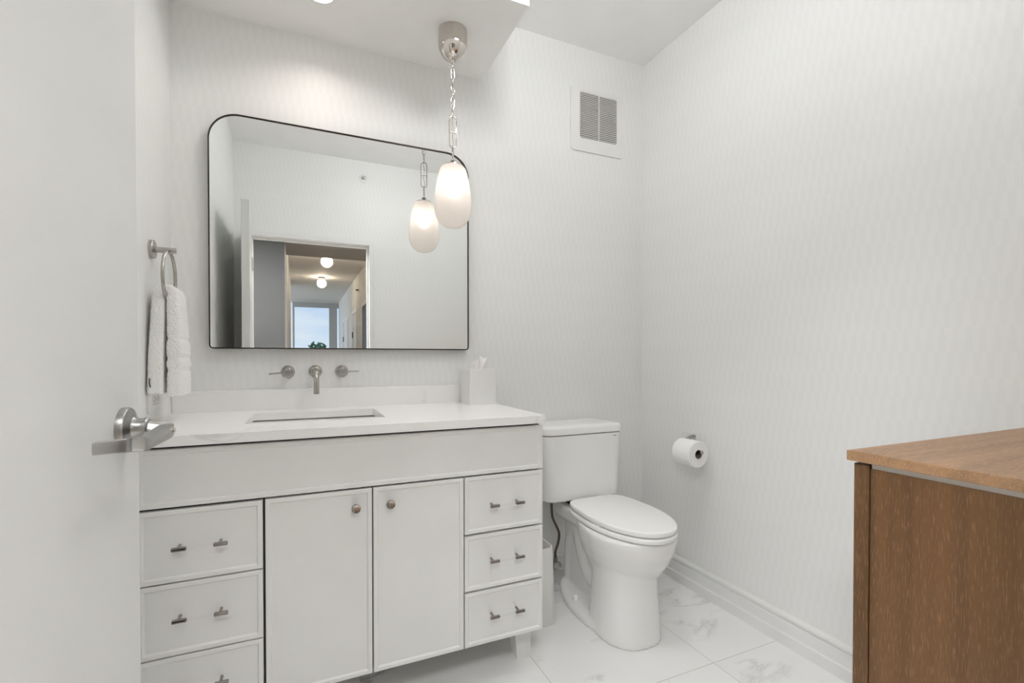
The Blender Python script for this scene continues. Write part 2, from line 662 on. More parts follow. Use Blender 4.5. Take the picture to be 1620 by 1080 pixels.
# ------------------------------------------------------------------ bathroom door with lever handle
HA, HB = Vector((-0.318, 0.165, 0)), Vector((-0.262, 1.033, 0))
DD = (HB - HA).normalized()
DN = Vector((DD.y, -DD.x, 0))
DL = (HB - HA).length


def dp(s, off, z):
    return HA + DD * s + DN * off + Vector((0, 0, z))


door = bpy.data.objects.new('door_1', None)
COL.objects.link(door)
door.location = HA
struct(door, 'flat white bathroom door standing open at the left of the photo')


def dbox(bm, s0, s1, o0, o1, z0, z1):
    v = box(bm, s0, s1, o0, o1, z0, z1)
    for q in v:
        q.co = dp(*q.co)


bm = B()
dbox(bm, 0, DL, -0.042, 0, 0.010, 2.035)
obj('door_slab', bm, M['door'], door, bevel=0.0015)
for z in (0.22, 1.02, 1.82):
    bm = B()
    cyl(bm, dp(-0.006, 0.004, z - 0.05), dp(-0.006, 0.004, z + 0.05), 0.005, 14)
    dbox(bm, 0.0, 0.03, 0.0, 0.0015, z - 0.05, z + 0.05)
    obj('hinge', bm, M['satin'], door)
bm = B()
dbox(bm, DL - 0.001, DL + 0.0012, -0.033, -0.009, 0.945, 1.055)
obj('latch_plate', bm, M['satin'], door)
SH, ZH = 0.803, 1.004
hd = bpy.data.objects.new('door_handle', None)
COL.objects.link(hd)
hd.parent = door
hd.matrix_parent_inverse = parent_world(door).inverted()
hd.location = dp(SH, 0, ZH)
bm = B()
lathe(bm, [(0.034, 0), (0.034, 0.008), (0.0325, 0.0105), (0.026, 0.0125), (0.0185, 0.016), (0.0155, 0.022), (0.0150, 0.030)],
      dp(SH, 0, ZH), DN, 40)
lathe(bm, [(0.0165, 0.030), (0.0165, 0.034), (0.015, 0.036)], dp(SH, 0, ZH), DN, 32)
obj('rose', bm, M['satin'], hd, smooth=35)
# lever: neck, straight arm towards the hinge side, end returned to the door
bm = B()


def lever_ring(s, off, hz, wd, ang, zc=0.9955):
    """section of the lever; ang turns the section in plan"""
    out = []
    for u, v in rrect(-wd, wd, -hz, hz, 0.003, 3):
        out.append(dp(s + u * math.sin(ang), off + u * math.cos(ang), zc + v))
    return out


rings = [lever_ring(0.828, 0.055, 0.0075, 0.0065, 0.05), lever_ring(0.824, 0.0565, 0.0105, 0.0085, 0.05),
         lever_ring(0.812, 0.057, 0.0120, 0.0092, 0.05), lever_ring(0.79, 0.0585, 0.0118, 0.009, 0.05),
         lever_ring(0.74, 0.0625, 0.0110, 0.008, 0.05), lever_ring(0.690, 0.066, 0.0100, 0.0075, 0.05),
         lever_ring(0.673, 0.067, 0.0098, 0.0075, 0.15), lever_ring(0.664, 0.066, 0.0098, 0.0078, 0.55, 0.997),
         lever_ring(0.658, 0.060, 0.0096, 0.0078, 1.0, 0.998), lever_ring(0.650, 0.050, 0.0094, 0.0072, 1.15, 0.9985),
         lever_ring(0.634, 0.030, 0.0092, 0.0068, 1.15, 0.9995)]
loft(bm, rings)
cyl(bm, dp(SH, 0.026, ZH), dp(0.812, 0.056, 0.9965), 0.0125, 8)
obj('lever', bm, M['satin'], hd, smooth=40)
bm = B()
lathe(bm, [(0.0055, 0.0), (0.0055, 0.0030), (0.0045, 0.0040)], dp(0.8145, 0.0655, 0.9955), DN, 20)
lathe(bm, [(0.0055, 0.0), (0.0055, 0.0022), (0.0042, 0.0032)], dp(0.8275, 0.055, 0.9955), DD, 20)
obj('lock_button', bm, M['polished'], hd, smooth=40)

# ------------------------------------------------------------------ vanity cabinet
VY = 1.510                                  # front plane of doors and drawers
VX0, VX1 = -0.392, 0.7915
van = thing('vanity_cabinet', 'wide white vanity cabinet with two doors between drawer stacks', 'cabinet', (0.2, 1.8, 0))
bm = B()
for a in ((VX0, VX0 + 0.018, VY + 0.022, YB - 0.016, 0.142, 0.886), (VX1 - 0.020, VX1 - 0.002, VY + 0.022, YB - 0.016, 0.142, 0.886),
          (VX0 + 0.018, VX1 - 0.020, VY + 0.022, YB - 0.016, 0.142, 0.160), (VX0 + 0.018, VX1 - 0.020, YB - 0.022, YB - 0.016, 0.160, 0.886),
          (VX0 + 0.018, VX1 - 0.020, VY + 0.022, VY + 0.040, 0.80, 0.886),
          (-0.107, -0.089, VY + 0.022, YB - 0.022, 0.160, 0.70), (0.487, 0.505, VY + 0.022, YB - 0.022, 0.160, 0.70)):
    box(bm, *a)
obj('carcass', bm, M['cab'], van)
bm = B()
box(bm, VX0 + 0.004, VX1 - 0.008, VY + 0.0195, VY + 0.0218, 0.146, 0.884)
obj('gap_shade_sheet', bm, M['dark'], van)  # dark sheet behind the fronts paints the shade in their gaps


def front(x0, x1, z0, z1, y=VY, t=0.019, border=0.0115, slope=0.0042, deep=0.0055):
    """cabinet front with a slim raised border and a sloped step to the flat panel"""
    bm = B()

    def ring(ix, yy):
        return [(x0 + ix, yy, z0 + ix), (x1 - ix, yy, z0 + ix), (x1 - ix, yy, z1 - ix), (x0 + ix, yy, z1 - ix)]
    loft(bm, [ring(0, y + t), ring(0, y + 0.0018), ring(0.0016, y), ring(border, y), ring(border + 0.001, y + 0.0012),
              ring(border + slope, y + deep)])
    return bm


obj('fascia', front(VX0, VX1, 0.7225, 0.877), M['cab'], van)


def pull(xa, xb, z, y):
    """bar pull: two nickel ends on posts joined by a slim clear rod"""
    bm = B()
    yb = y - 0.026
    for x in (xa, xb):
        cyl(bm, (x - 0.003, y + 0.0045, z), (x - 0.003, yb, z), 0.0042, 16)
        lathe(bm, [(0.0040, 0), (0.0058, 0.0012), (0.0058, 0.0318), (0.0040, 0.033)], (x - 0.0165, yb, z), (1, 0, 0), 20)
    cyl(bm, (xa + 0.0165, yb, z), (xb - 0.0165, yb, z), 0.0034, 16, mi=1)
    return bm


for (x0, x1), spans, (pa, pb) in (((VX0, -0.1010), ((0.5225, 0.7150), (0.3265, 0.5185), (0.142, 0.3225)), (-0.2945, -0.200)),
                                  ((0.4985, VX1), ((0.5245, 0.7165), (0.3315, 0.5175), (0.142, 0.3245)), (0.5970, 0.6910))):
    for z0, z1 in spans:
        d = obj('drawer', front(x0, x1, z0, z1), M['cab'], van)
        zc = {0: 0.6175, 1: 0.4290, 2: 0.2400}[spans.index((z0, z1))]
        obj('drawer_pull', pull(pa, pb, zc, VY), [M['knob'], M['acrylic']], d, smooth=35, label='nickel bar pull with clear middle')
for x0, x1, kx in ((-0.0945, 0.1985, 0.150), (0.2025, 0.4945, 0.2525)):
    d = obj('cabinet_door', front(x0, x1, 0.142, 0.7165), M['cab'], van)
    bm = B()
    lathe(bm, [(0.0055, 0.0), (0.0055, 0.014), (0.0125, 0.015), (0.0132, 0.0162), (0.0132, 0.0258), (0.0122, 0.0268), (0.0105, 0.0264)],
          (kx, VY + 0.0045, 0.6640), (0, -1, 0), 32)
    obj('knob', bm, M['knob'], d, smooth=30, label='round bronzed nickel knob')
for xi, xo in ((-0.3165, -0.3815), (0.7155, 0.7815)):
    for ya, yb2 in ((1.587, 1.647), (2.02, 2.075)):
        bm = B()
        x0, x1 = min(xi, xo), max(xi, xo)
        s = 0.011
        xa, xb = (x0 + s, x1) if xi < xo else (x0, x1 - s)
        loft(bm, [[(xa, ya + 0.002, 0), (xb, ya + 0.002, 0), (xb, yb2 - 0.004, 0), (xa, yb2 - 0.004, 0)],
                  [(x0, ya, 0.1425), (x1, ya, 0.1425), (x1, yb2, 0.1425), (x0, yb2, 0.1425)]])
        obj('leg', bm, M['cab'], van)

# worktop with undermount sink
CT0, CT1 = 0.887, 0.914
ct = thing('countertop', 'white quartz vanity top with fine grey veins and low backsplash', 'countertop', (0.2, 1.8, CT0))
bm = B()
SK = (-0.160, 0.267, 1.672, 1.969)
holed(bm, rrect(XL + 0.001, 0.7925, 1.487, YB - 0.001, 0.0015, 2), rrect(*SK, 0.010, 5), lambda u, v, h: (u, v, h), CT0, CT1)
obj('slab', bm, M['quartz'], ct)
obj('backsplash', bx(XL + 0.001, 0.7925, 2.092, YB - 0.0005, CT1, 0.9925), M['quartz'], ct, bevel=0.001)
sk = thing('sink', 'rectangular white undermount sink set into the quartz top', 'sink', (0.05, 1.82, 0.74))
bm = B()
x0, x1, y0, y1 = SK
prof = [(0.022, CT0 - 0.0045, 0.02), (-0.006, CT0 - 0.0045, 0.016), (-0.004, CT0 - 0.014, 0.018), (0.004, 0.80, 0.03), (0.018, 0.762, 0.05), (0.045, 0.748, 0.06),
        (0.10, 0.745, 0.045)]
rr = []
for ins, z, r in prof:
    if ins == 0.022:
        ins = -0.022
    rr.append([(u, v, z) for u, v in rrect(x0 + ins, x1 - ins, y0 + ins, y1 - ins, r, 6)])
loft(bm, rr, cap0=False)
o = obj('basin', bm, M['ceramic'], sk, smooth=50)
sm = o.modifiers.new('wall', 'SOLIDIFY')
sm.thickness = 0.008
sm.offset = -1
bm = B()
lathe(bm, [(0.022, 0), (0.022, 0.003), (0.018, 0.004), (0.014, 0.002)], (0.0535, 1.83, 0.7455), n=24)
obj('drain', bm, M['nickel'], sk, smooth=40)

# ------------------------------------------------------------------ wall-mounted faucet
fau = thing('faucet', 'three-piece brushed nickel wall faucet below the mirror', 'faucet', (0.054, YB, 1.061))
ESC = [(0.0255, 0), (0.0255, 0.004), (0.024, 0.0065), (0.0185, 0.0075), (0.0175, 0.012), (0.0160, 0.013)]
sp = bpy.data.objects.new('spout', None)
bm = B()
pts = smooth_path([(0.054, YB - 0.006, 1.062), (0.054, YB - 0.06, 1.062), (0.054, YB - 0.115, 1.060)], 5)
pts += [Vector((0.054, YB - 0.115 - 0.034 * math.sin(a), 1.026 + 0.034 * math.cos(a))) for a in [PI / 2 * i / 8 for i in range(1, 9)]]
pts += [Vector((0.054, YB - 0.149, 0.998))]
tube(bm, pts, 0.0098, 20)
spt = obj('spout', bm, M['nickel'], fau, smooth=50)
bm = B()
lathe(bm, ESC + [(0.0125, 0.0135), (0.0125, 0.019)], (0.054, YB, 1.062), (0, -1, 0), 36)
obj('escutcheon', bm, M['nickel'], spt, smooth=30)
bm = B()
lathe(bm, [(0.0098, 0), (0.0104, 0.0005), (0.0104, 0.0195), (0.0088, 0.021), (0.0065, 0.019)], (0.054, YB - 0.149, 1.000), (0, 0, -1), 24)
obj('aerator', bm, M['nickel'], spt, smooth=40)
for hx, sgn, lz in ((-0.0475, -1, -0.007), (0.1565, 1, 0.001)):
    bm = B()
    lathe(bm, [(0.0125, 0.010), (0.0125, 0.022), (0.0105, 0.023), (0.0105, 0.044), (0.0095, 0.046)], (hx, YB, 1.061), (0, -1, 0), 28)
    h = obj('handle', bm, M['nickel'], fau, smooth=30)
    bm = B()
    lathe(bm, ESC, (hx, YB, 1.061), (0, -1, 0), 36)
    obj('escutcheon', bm, M['nickel'], h, smooth=30)
    bm = B()
    cyl(bm, (hx, YB - 0.036, 1.061), (hx + sgn * 0.066, YB - 0.036, 1.061 + lz), 0.0034, 14)
    obj('lever', bm, M['nickel'], h, smooth=40)

# ------------------------------------------------------------------ mirror
mi = thing('mirror', 'large mirror in thin dark metal frame with rounded top corners', 'mirror', (0.197, YB, 1.153))
MX0, MX1, MZ0, MZ1 = -0.3125, 0.7065, 1.1525, 2.0405
MY = YB - 0.034
OUT = rrect(MX0, MX1, MZ0, MZ1, (0.014, 0.014, 0.105, 0.105), 16)
INN = rrect(MX0 + 0.0045, MX1 - 0.0045, MZ0 + 0.0045, MZ1 - 0.0045, (0.010, 0.010, 0.1005, 0.1005), 16)
bm = B()
n = len(OUT)
loft(bm, [[(u, YB - 0.001, v) for u, v in OUT], [(u, MY + 0.001, v) for u, v in OUT],
          [((u * 0.8 + a * 0.2), MY, (v * 0.8 + b * 0.2)) for (u, v), (a, b) in zip(OUT, INN)],
          [((u * 0.2 + a * 0.8), MY, (v * 0.2 + b * 0.8)) for (u, v), (a, b) in zip(OUT, INN)],
          [(u, MY + 0.001, v) for u, v in INN], [(u, MY + 0.010, v) for u, v in INN]], cap0=True, cap1=False)
obj('frame', bm, M['bronze'], mi, smooth=40)
# the glass lies a hair out of true with the wall, as hung mirrors do
bm = B()
TX, TZ = 0.0025, 0.003
v = []
for u, w in INN:
    v.append(bm.verts.new((u, MY + 0.004 + TX * (u - 0.2) + TZ * (w - 1.6), w)))
f = bm.faces.new(v)
r = bmesh.ops.extrude_face_region(bm, geom=[f])
for g in r['geom']:
    if isinstance(g, bmesh.types.BMVert):
        g.co.y += 0.004
obj('mirror_glass', bm, M['mirror'], mi)

# ------------------------------------------------------------------ pendant lamp
PX, PY = 0.5595, 1.842
pen = thing('pendant_light', 'frosted glass pendant lamp on nickel chain in front of the mirror', 'lamp', (PX, PY, ZS))
bm = B()
R0 = 0.0575
prof = [(R0, 0.0), (R0, 0.052)] + [(R0 * math.cos(a), 0.052 + 0.068 * math.sin(a)) for a in [PI / 2 * i / 12 for i in range(1, 11)]]
lathe(bm, [(r, h) for r, h in prof], (PX, PY, ZS - 0.0005), (0, 0, -1), 48)
can = obj('canopy', bm, M['polished'], pen, smooth=40)
bm = B()
lathe(bm, [(0.015, 0.108), (0.0155, 0.114), (0.0125, 0.1165), (0.0125, 0.121), (0.008, 0.124), (0.007, 0.130), (0.0045, 0.134)],
      (PX, PY, ZS), (0, 0, -1), 24)
obj('canopy_finial', bm, M['polished'], can, smooth=40)


def link(z0, z1, w, r, plane, name='chain_link'):
    """long oval link between heights z1 (top) and z0, half width w"""
    pts = []
    hh = (z1 - z0) / 2 - w - r
    for i in range(24):
        a = 2 * PI * i / 24
        u, v = w * math.cos(a), w * math.sin(a)
        v += hh if v >= 0 else -hh
        if abs(math.sin(a)) < 1e-6:
            pass
        pts.append((u, v))
    zc = (z0 + z1) / 2
    ca, sa = math.cos(plane), math.sin(plane)
    bm = B()
    tube(bm, [(PX + u * ca, PY + u * sa, zc + v) for u, v in pts], r, 10, closed=True)
    return obj(name, bm, M['polished'], pen, smooth=60)


zz = [(2.292, 2.262, 1.25), (2.270, 2.226, 0.0), (2.233, 2.199, 1.3), (2.207, 2.171, 0.35), (2.178, 2.147, 1.4), (2.156, 2.114, 0.0),
      (2.122, 2.074, PI / 2)]
for zt, zb, pl in zz:
    link(zb, zt, 0.0072, 0.0019, pl)
link(1.954, 2.083, 0.0145, 0.0029, 0.0)
bm = B()
cyl(bm, (PX - 0.0145, PY, 2.0165), (PX + 0.0145, PY, 2.0165), 0.0022, 10)
obj('link_crossbar', bm, M['polished'], pen, smooth=60)
link(1.901, 1.963, 0.0055, 0.0027, PI / 2)
bm = B()
cp = [(PX, PY, 2.296)]
for i in range(1, 25):
    t = i / 24
    cp.append((PX + 0.0028 * math.sin(i * 1.7), PY + 0.0028 * math.cos(i * 1.3), 2.296 - t * 0.398))
tube(bm, smooth_path(cp, 4), 0.0012, 6)
obj('cord', bm, M['nickel'], pen, smooth=80)
bm = B()
lathe(bm, [(0.004, 0), (0.0105, 0.001), (0.0105, 0.006), (0.005, 0.008), (0.006, 0.012), (0.022, 0.015), (0.0375, 0.0225), (0.0385, 0.028), (0.034, 0.028)],
      (PX, PY, 1.908), (0, 0, -1), 40)
obj('shade_cap', bm, M['polished'], pen, smooth=30)
SP = [(0.0365, 0.0), (0.0445, 0.004), (0.0525, 0.014), (0.0575, 0.030), (0.0625, 0.055), (0.0672, 0.085), (0.0712, 0.115), (0.0738, 0.143),
      (0.0742, 0.165), (0.0718, 0.187), (0.0650, 0.208), (0.0530, 0.226), (0.0360, 0.2385), (0.0180, 0.2445), (0.0005, 0.2460)]
bm = B()
lathe(bm, SP, (PX, PY, 1.8825), (0, 0, -1), 48, cap0=False)
sh = obj('shade', bm, M['frosted'], pen, smooth=60)
sm = sh.modifiers.new('wall', 'SOLIDIFY')
sm.thickness = 0.003
sm.offset = -1
bm = B()
lathe(bm, [(0.013, 0.0), (0.013, 0.042)], (PX, PY, 1.879), (0, 0, -1), 20)
obj('lamp_holder', bm, M['plastic'], pen, smooth=40)
bm = B()
lathe(bm, [(0.010, 0.0), (0.014, 0.010), (0.022, 0.026), (0.0255, 0.042), (0.0235, 0.057), (0.015, 0.070), (0.0005, 0.075)], (PX, PY, 1.8375), (0, 0, -1), 28)
obj('light_bulb', bm, M['bulb'], pen, smooth=60)

# ------------------------------------------------------------------ lamps in the ceiling
dl = thing('recessed_light', 'round recessed downlight in the soffit above the mirror', 'light', (CAN[0], CAN[1], ZS))
bm = B()
lathe(bm, [(0.043, 0.0005), (0.043, 0.002), (0.058, 0.0045), (0.061, 0.0005)], (CAN[0], CAN[1], ZS), (0, 0, -1), 40, cap0=False, cap1=False)
obj('trim_ring', bm, M['trim'], dl, smooth=40)
bm = B()
lathe(bm, [(0.0435, 0.0), (0.0435, 0.002)], (CAN[0], CAN[1], ZS - 0.0002), (0, 0, -1), 40)
obj('lens', bm, M['lens'], dl)
cl = thing('ceiling_light', 'round flush ceiling light above the middle of the bathroom', 'light', (LAMP[0], LAMP[1], ZC))
bm = B()
lathe(bm, [(0.07, 0), (0.07, 0.02), (0.012, 0.026), (0.012, 0.165), (0.155, 0.171), (0.155, 0.178)], (LAMP[0], LAMP[1], ZC - 0.0005), (0, 0, -1), 48)
obj('base', bm, M['nickel'], cl, smooth=40)
bm = B()
lathe(bm, [(0.150, 0.178), (0.150, 0.186), (0.13, 0.191), (0.07, 0.193), (0.0005, 0.194)], (LAMP[0], LAMP[1], ZC), (0, 0, -1), 48)
obj('diffuser', bm, M['panel'], cl, smooth=60)

# ------------------------------------------------------------------ extract vent
ve = thing('wall_vent', 'square white extractor grille high on the wall over the toilet', 'vent', (1.425, YB, 2.345))
P0 = lambda u, v, h: (u, YB - h, v)
bm = B()
holed(bm, rrect(1.262, 1.588, 2.183, 2.512, 0.020, 6), rrect(1.318, 1.546, 2.252, 2.488, 0.010, 5), P0, 0.0005, 0.0075)
obj('cover', bm, M['plastic'], ve, bevel=0.003)
obj('duct_opening', bx(1.314, 1.55, YB - 0.0035, YB - 0.0005, 2.248, 2.492), M['slot'], ve)
bm = B()
NS = 25
for i in range(NS):
    z = 2.252 + (i + 0.5) * 0.236 / NS
    v = box(bm, 1.318, 1.546, YB - 0.0095, YB - 0.004, z - 0.0017, z + 0.0017)
box(bm, 1.4300, 1.4345, YB - 0.0098, YB - 0.004, 2.252, 2.488)
obj('louvres', bm, M['plastic'], ve)

# ------------------------------------------------------------------ towel ring, towel
TY, TZr = 1.845, 1.462
tr = thing('towel_ring', 'brushed nickel towel ring on the left wall by the mirror', 'towel ring', (XL, TY, TZr))
bm = B()
lathe(bm, [(0.0295, 0), (0.0295, 0.010), (0.0285, 0.0115), (0.0, 0.0115)], (XL, TY, TZr), (1, 0, 0), 40)
obj('wall_plate', bm, M['nickel'], tr, smooth=30)
bm = B()
lathe(bm, [(0.0092, 0.010), (0.0092, 0.0665), (0.0085, 0.0675)], (XL, TY, TZr), (1, 0, 0), 24)
obj('post', bm, M['nickel'], tr, smooth=30)
bm = B()
RR = 0.082
RXx = XL + 0.049
tube(bm, [(RXx, TY + RR * math.sin(2 * PI * i / 48), TZr - 0.004 - RR + RR * math.cos(2 * PI * i / 48)) for i in range(48)], 0.0052, 12, closed=True)
obj('ring', bm, M['nickel'], tr, smooth=60)

bm = B()
# thick folded towel hung over the bottom of the ring: path runs up the wall side and down the room side
path = []
zt = TZr - 0.004 - 2 * RR + 0.020
for z in [1.002 + (zt - 1.002) * i / 22 for i in range(22)]:
    path.append((0, z))
for i in range(9):
    path.append((1, PI - PI * i / 8))
for z in [zt - (zt - 0.995) * i / 44 for i in range(1, 45)]:
    path.append((2, z))
rings = []
hw = 0.0225
for k, (part, q) in enumerate(path):
    if part == 0:
        cx, cz, nx, nz = RXx - 0.0185, q, -1, 0
        f = (zt - q) / (zt - 1.0)
        cx -= 0.004 * f
    elif part == 1:
        cx, cz, nx, nz = RXx + 0.0185 * math.cos(q), zt + 0.0185 * math.sin(q), math.cos(q), math.sin(q)
        f = 0
    else:
        cx, cz, nx, nz = RXx + 0.0185, q, 1, 0
        f = (zt - q) / (zt - 1.0)
        cx += 0.003 * math.sin(f * 2.5)
    half = 0.060 + 0.014 * min(1, f * 1.8)
    th = 0.0170 + (0.002 * f if part else 0.002 * f)
    if part == 2:
        for gz in (1.176, 1.117, 1.079):
            th -= 0.005 * math.exp(-((q - gz) / 0.006) ** 2)
        if 1.079 < q < 1.176:
            th += 0.0015
    ring = []
    for u, v in rrect(-half, half, -th, th, min(0.012, th * 0.9), 4):
        # gathered folds: soft waves across the width
        wv = 0.0035 * math.sin(u * 95 + 1.0 + 0.8 * f) * (0.4 + f)
        w = (v + wv * (1 if v > 0 else 0.3))
        yy = TY + 0.004 + u + 0.006 * (f - 0.3) * (1 if part == 2 else -1.5)
        ring.append((cx + nx * w, yy, cz + nz * w))
    rings.append(ring)
loft(bm, rings)
o = obj('hand_towel', bm, M['terry'], None, smooth=180)
tag(o, 'fluffy white hand towel hanging in the nickel ring', 'towel')
s2 = o.modifiers.new('sub', 'SUBSURF')
s2.levels = s2.render_levels = 3
tx = bpy.data.textures.new('pile', 'CLOUDS')
tx.noise_scale = 0.0045
tx.noise_depth = 2
dmod = o.modifiers.new('pile', 'DISPLACE')
dmod.texture = tx
dmod.strength = 0.0045
dmod.mid_level = 0.5
bm = B()
tube(bm, smooth_path([(-0.424, 1.782, 1.062), (-0.421, 1.768, 1.052), (-0.420, 1.764, 1.040), (-0.419, 1.772, 1.026)], 5), 0.0016, 8)
obj('hanging_loop', bm, M['black'], o, label='dark cord hanging loop')

# ------------------------------------------------------------------ socket on the left wall
so = thing('wall_outlet', 'white double power outlet low on the left wall under the towel', 'outlet', (XL, 1.862, 0.987))
PW = lambda u, v, h: (XL + h, u, v)
bm = B()
holed(bm, rrect(1.788, 1.938, 0.945, 1.028, 0.004, 3), rrect(1.832, 1.905, 0.968, 1.006, 0.003, 3), PW, 0.0005, 0.006)
obj('cover_plate', bm, M['plastic'], so, bevel=0.0015)
bm = B()
box(bm, XL + 0.0005, XL + 0.0072, 1.8335, 1.9035, 0.9695, 1.0045)
rc = obj('receptacle', bm, M['plastic'], so, bevel=0.0015)
bm = B()
for yc in (1.850, 1.887):
    box(bm, XL + 0.0071, XL + 0.0076, yc - 0.006, yc + 0.003, 0.9795, 0.9815)
    box(bm, XL + 0.0071, XL + 0.0076, yc - 0.006, yc + 0.004, 0.9920, 0.9940)
    cyl(bm, (XL + 0.0071, yc + 0.009, 0.987), (XL + 0.0076, yc + 0.009, 0.987), 0.0024, 12)
obj('slots', bm, M['slot'], rc)

# ------------------------------------------------------------------ tissue box
tb = thing('tissue_box', 'square white tissue box cover with tissue on the vanity top', 'tissue box', (0.725, 2.0, CT1))
TX0, TX1, TY0, TY1, TZ1 = 0.664, 0.786, 1.942, 2.066, 1.067
bm = B()
box(bm, TX0, TX1, TY0, TY1, CT1, TZ1 - 0.003)
holed(bm, rrect(TX0, TX1, TY0, TY1, 0.002, 2), rrect(0.697, 0.753, 1.985, 2.020, 0.0174, 8), lambda u, v, h: (u, v, h), TZ1 - 0.003, TZ1)
obj('cover', bm, M['plastic'], tb, bevel=0.0015)
bm = B()
# a pulled tissue: a pleated sheet fanning out of the slot
NU, NV = 56, 12
G = []
for j in range(NV + 1):
    t = j / NV
    row = []
    for i in range(NU + 1):
        u = -1 + 2 * i / NU
        ht = 0.056 - 0.022 * abs(u - 0.25) ** 1.3 + 0.005 * math.sin(u * 9 + 1)
        x = 0.722 + u * (0.018 + 0.020 * t) + 0.012 * t * t
        y = 2.003 + (0.004 + 0.009 * t) * math.sin(u * 5.2 + 0.6) + 0.003 * t * math.sin(u * 13)
        z = TZ1 - 0.012 + (ht + 0.012) * t
        nv = noise.noise(Vector((x * 70, y * 70, z * 50)))
        row.append(bm.verts.new((x + 0.004 * t * nv, y + 0.005 * t * nv, z)))
    G.append(row)
for j in range(NV):
    for i in range(NU):
        bm.faces.new((G[j][i], G[j][i + 1], G[j + 1][i + 1], G[j + 1][i]))
to = obj('tissue', bm, M['tissue'], tb, smooth=35)
sm = to.modifiers.new('ply', 'SOLIDIFY')
sm.thickness = 0.0006

# ------------------------------------------------------------------ toilet
toi = thing('toilet', 'white two-piece toilet with closed lid beside the vanity', 'toilet', (1.23, 1.75, 0))
TC = 1.245


def egg(xc, half, yf, yb, z, n=48, back=0.62, pf=2.0, pb=3.2, wide=0.55):
    """plan outline elongated along y: round front at yf, squarer back at yb"""
    ym = yb - (yb - yf) * wide
    out = []
    for i in range(n):
        a = 2 * PI * i / n
        c, s = math.cos(a), math.sin(a)
        if s < 0:
            p, L = pf, ym - yf
        else:
            p, L = pb, yb - ym
        x = half * math.copysign(abs(c) ** (2 / p), c)
        y = L * math.copysign(abs(s) ** (2 / p), s)
        if s > 0:
            x *= 1 - (1 - back) * (y / L) ** 1.5
        out.append((xc + x, ym + y, z))
    return out


# bowl, pedestal and trapway fused into one ceramic body
bm = B()
# bowl
loft(bm, [egg(TC - 0.004, 0.10, 1.50, 1.74, 0.205, wide=0.5, back=0.9),
          egg(TC - 0.002, 0.130, 1.468, 1.79, 0.245, wide=0.5, back=0.9),
          egg(TC - 0.004, 0.156, 1.428, 1.81, 0.300, wide=0.5, back=0.9),
          egg(TC - 0.006, 0.174, 1.402, 1.83, 0.350, wide=0.52, back=0.85),
          egg(TC - 0.008, 0.182, 1.390, 1.85, 0.392, wide=0.55, back=0.75),
          egg(TC - 0.008, 0.184, 1.388, 1.86, 0.412, wide=0.55, back=0.72),
          egg(TC - 0.008, 0.181, 1.392, 1.86, 0.421, wide=0.55, back=0.72)])
# deck that carries the tank
loft(bm, [[(u, v, z) for u, v in rrect(TC - 0.112 - e, TC + 0.112 + e, 1.80, 2.065 + e, 0.03, 5)] for z, e in ((0.345, -0.012), (0.365, 0), (0.412, 0.004), (0.421, 0.0))])
# front column
CC = 1.212
loft(bm, [egg(CC, 0.128, 1.440, 1.745, 0.0, wide=0.53, back=0.9, pf=2.3),
          egg(CC, 0.127, 1.441, 1.742, 0.02, wide=0.53, back=0.9, pf=2.3),
          egg(CC + 0.002, 0.122, 1.452, 1.735, 0.10, wide=0.53, back=0.9, pf=2.3),
          egg(CC + 0.004, 0.118, 1.462, 1.730, 0.20, wide=0.53, back=0.9, pf=2.2),
          egg(CC + 0.012, 0.122, 1.470, 1.735, 0.27, wide=0.53, back=0.9, pf=2.1),
          egg(CC + 0.02, 0.135, 1.460, 1.74, 0.32, wide=0.53, back=0.9)])
# foot flange running back to the wall
loft(bm, [egg(CC, h, 1.446, 2.055, z, wide=0.50, back=0.62, pf=2.2, pb=2.6) for h, z in ((0.136, 0.0), (0.136, 0.022), (0.128, 0.034), (0.10, 0.040))])
# trapway: S-shaped bulge between the column and the back
tube(bm, smooth_path([(CC + 0.004, 1.66, 0.20), (CC + 0.002, 1.75, 0.13), (CC, 1.83, 0.155), (CC, 1.885, 0.25), (CC + 0.01, 1.93, 0.30), (CC + 0.01, 1.985, 0.24),
                      (CC + 0.01, 2.0, 0.12), (CC + 0.01, 2.0, 0.03)], 6), 0.050, 20)
loft(bm, [[(u, v, z) for u, v in rrect(CC - 0.032 + e, CC + 0.060 - e, 1.70, 2.03 - e, 0.03, 5)] for z, e in ((0.01, 0.0), (0.16, 0.0), (0.37, -0.004), (0.40, -0.004))])
body = obj('bowl', bm, M['ceramic'], toi, smooth=180)
rm = body.modifiers.new('fuse', 'REMESH')
rm.mode = 'VOXEL'
rm.voxel_size = 0.006
rm.use_smooth_shade = True
smm = body.modifiers.new('soften', 'SMOOTH')
smm.factor = 0.5
smm.iterations = 7
for px, py in ((CC - 0.094, 1.815),):
    bm = B()
    lathe(bm, [(0.014, 0.0), (0.0145, 0.010), (0.0125, 0.020), (0.007, 0.0245), (0.0005, 0.0255)], (px, py, 0.036), n=24)
    obj('bolt_cap', bm, M['seat'], toi, smooth=50)
# seat and lid
LX = TC - 0.006


def plate(z0, z1, half, yf, yb, rnd, back=0.88, wide=0.42, pb=6.0):
    bm = B()
    R = []
    n = 4
    for i in range(n + 1):
        a = PI / 2 * i / n
        R.append(egg(LX, half - rnd * (1 - math.sin(a)), yf + rnd * (1 - math.sin(a)), yb - rnd * (1 - math.sin(a)), z0 + rnd * (1 - math.cos(a)), 64, back, 2.15, pb, wide))
    for i in range(n + 1):
        a = PI / 2 * i / n
        R.append(egg(LX, half - rnd * (1 - math.cos(a)), yf + rnd * (1 - math.cos(a)), yb - rnd * (1 - math.cos(a)), z1 - rnd * (1 - math.sin(a)), 64, back, 2.15, pb, wide))
    loft(bm, R)
    return bm


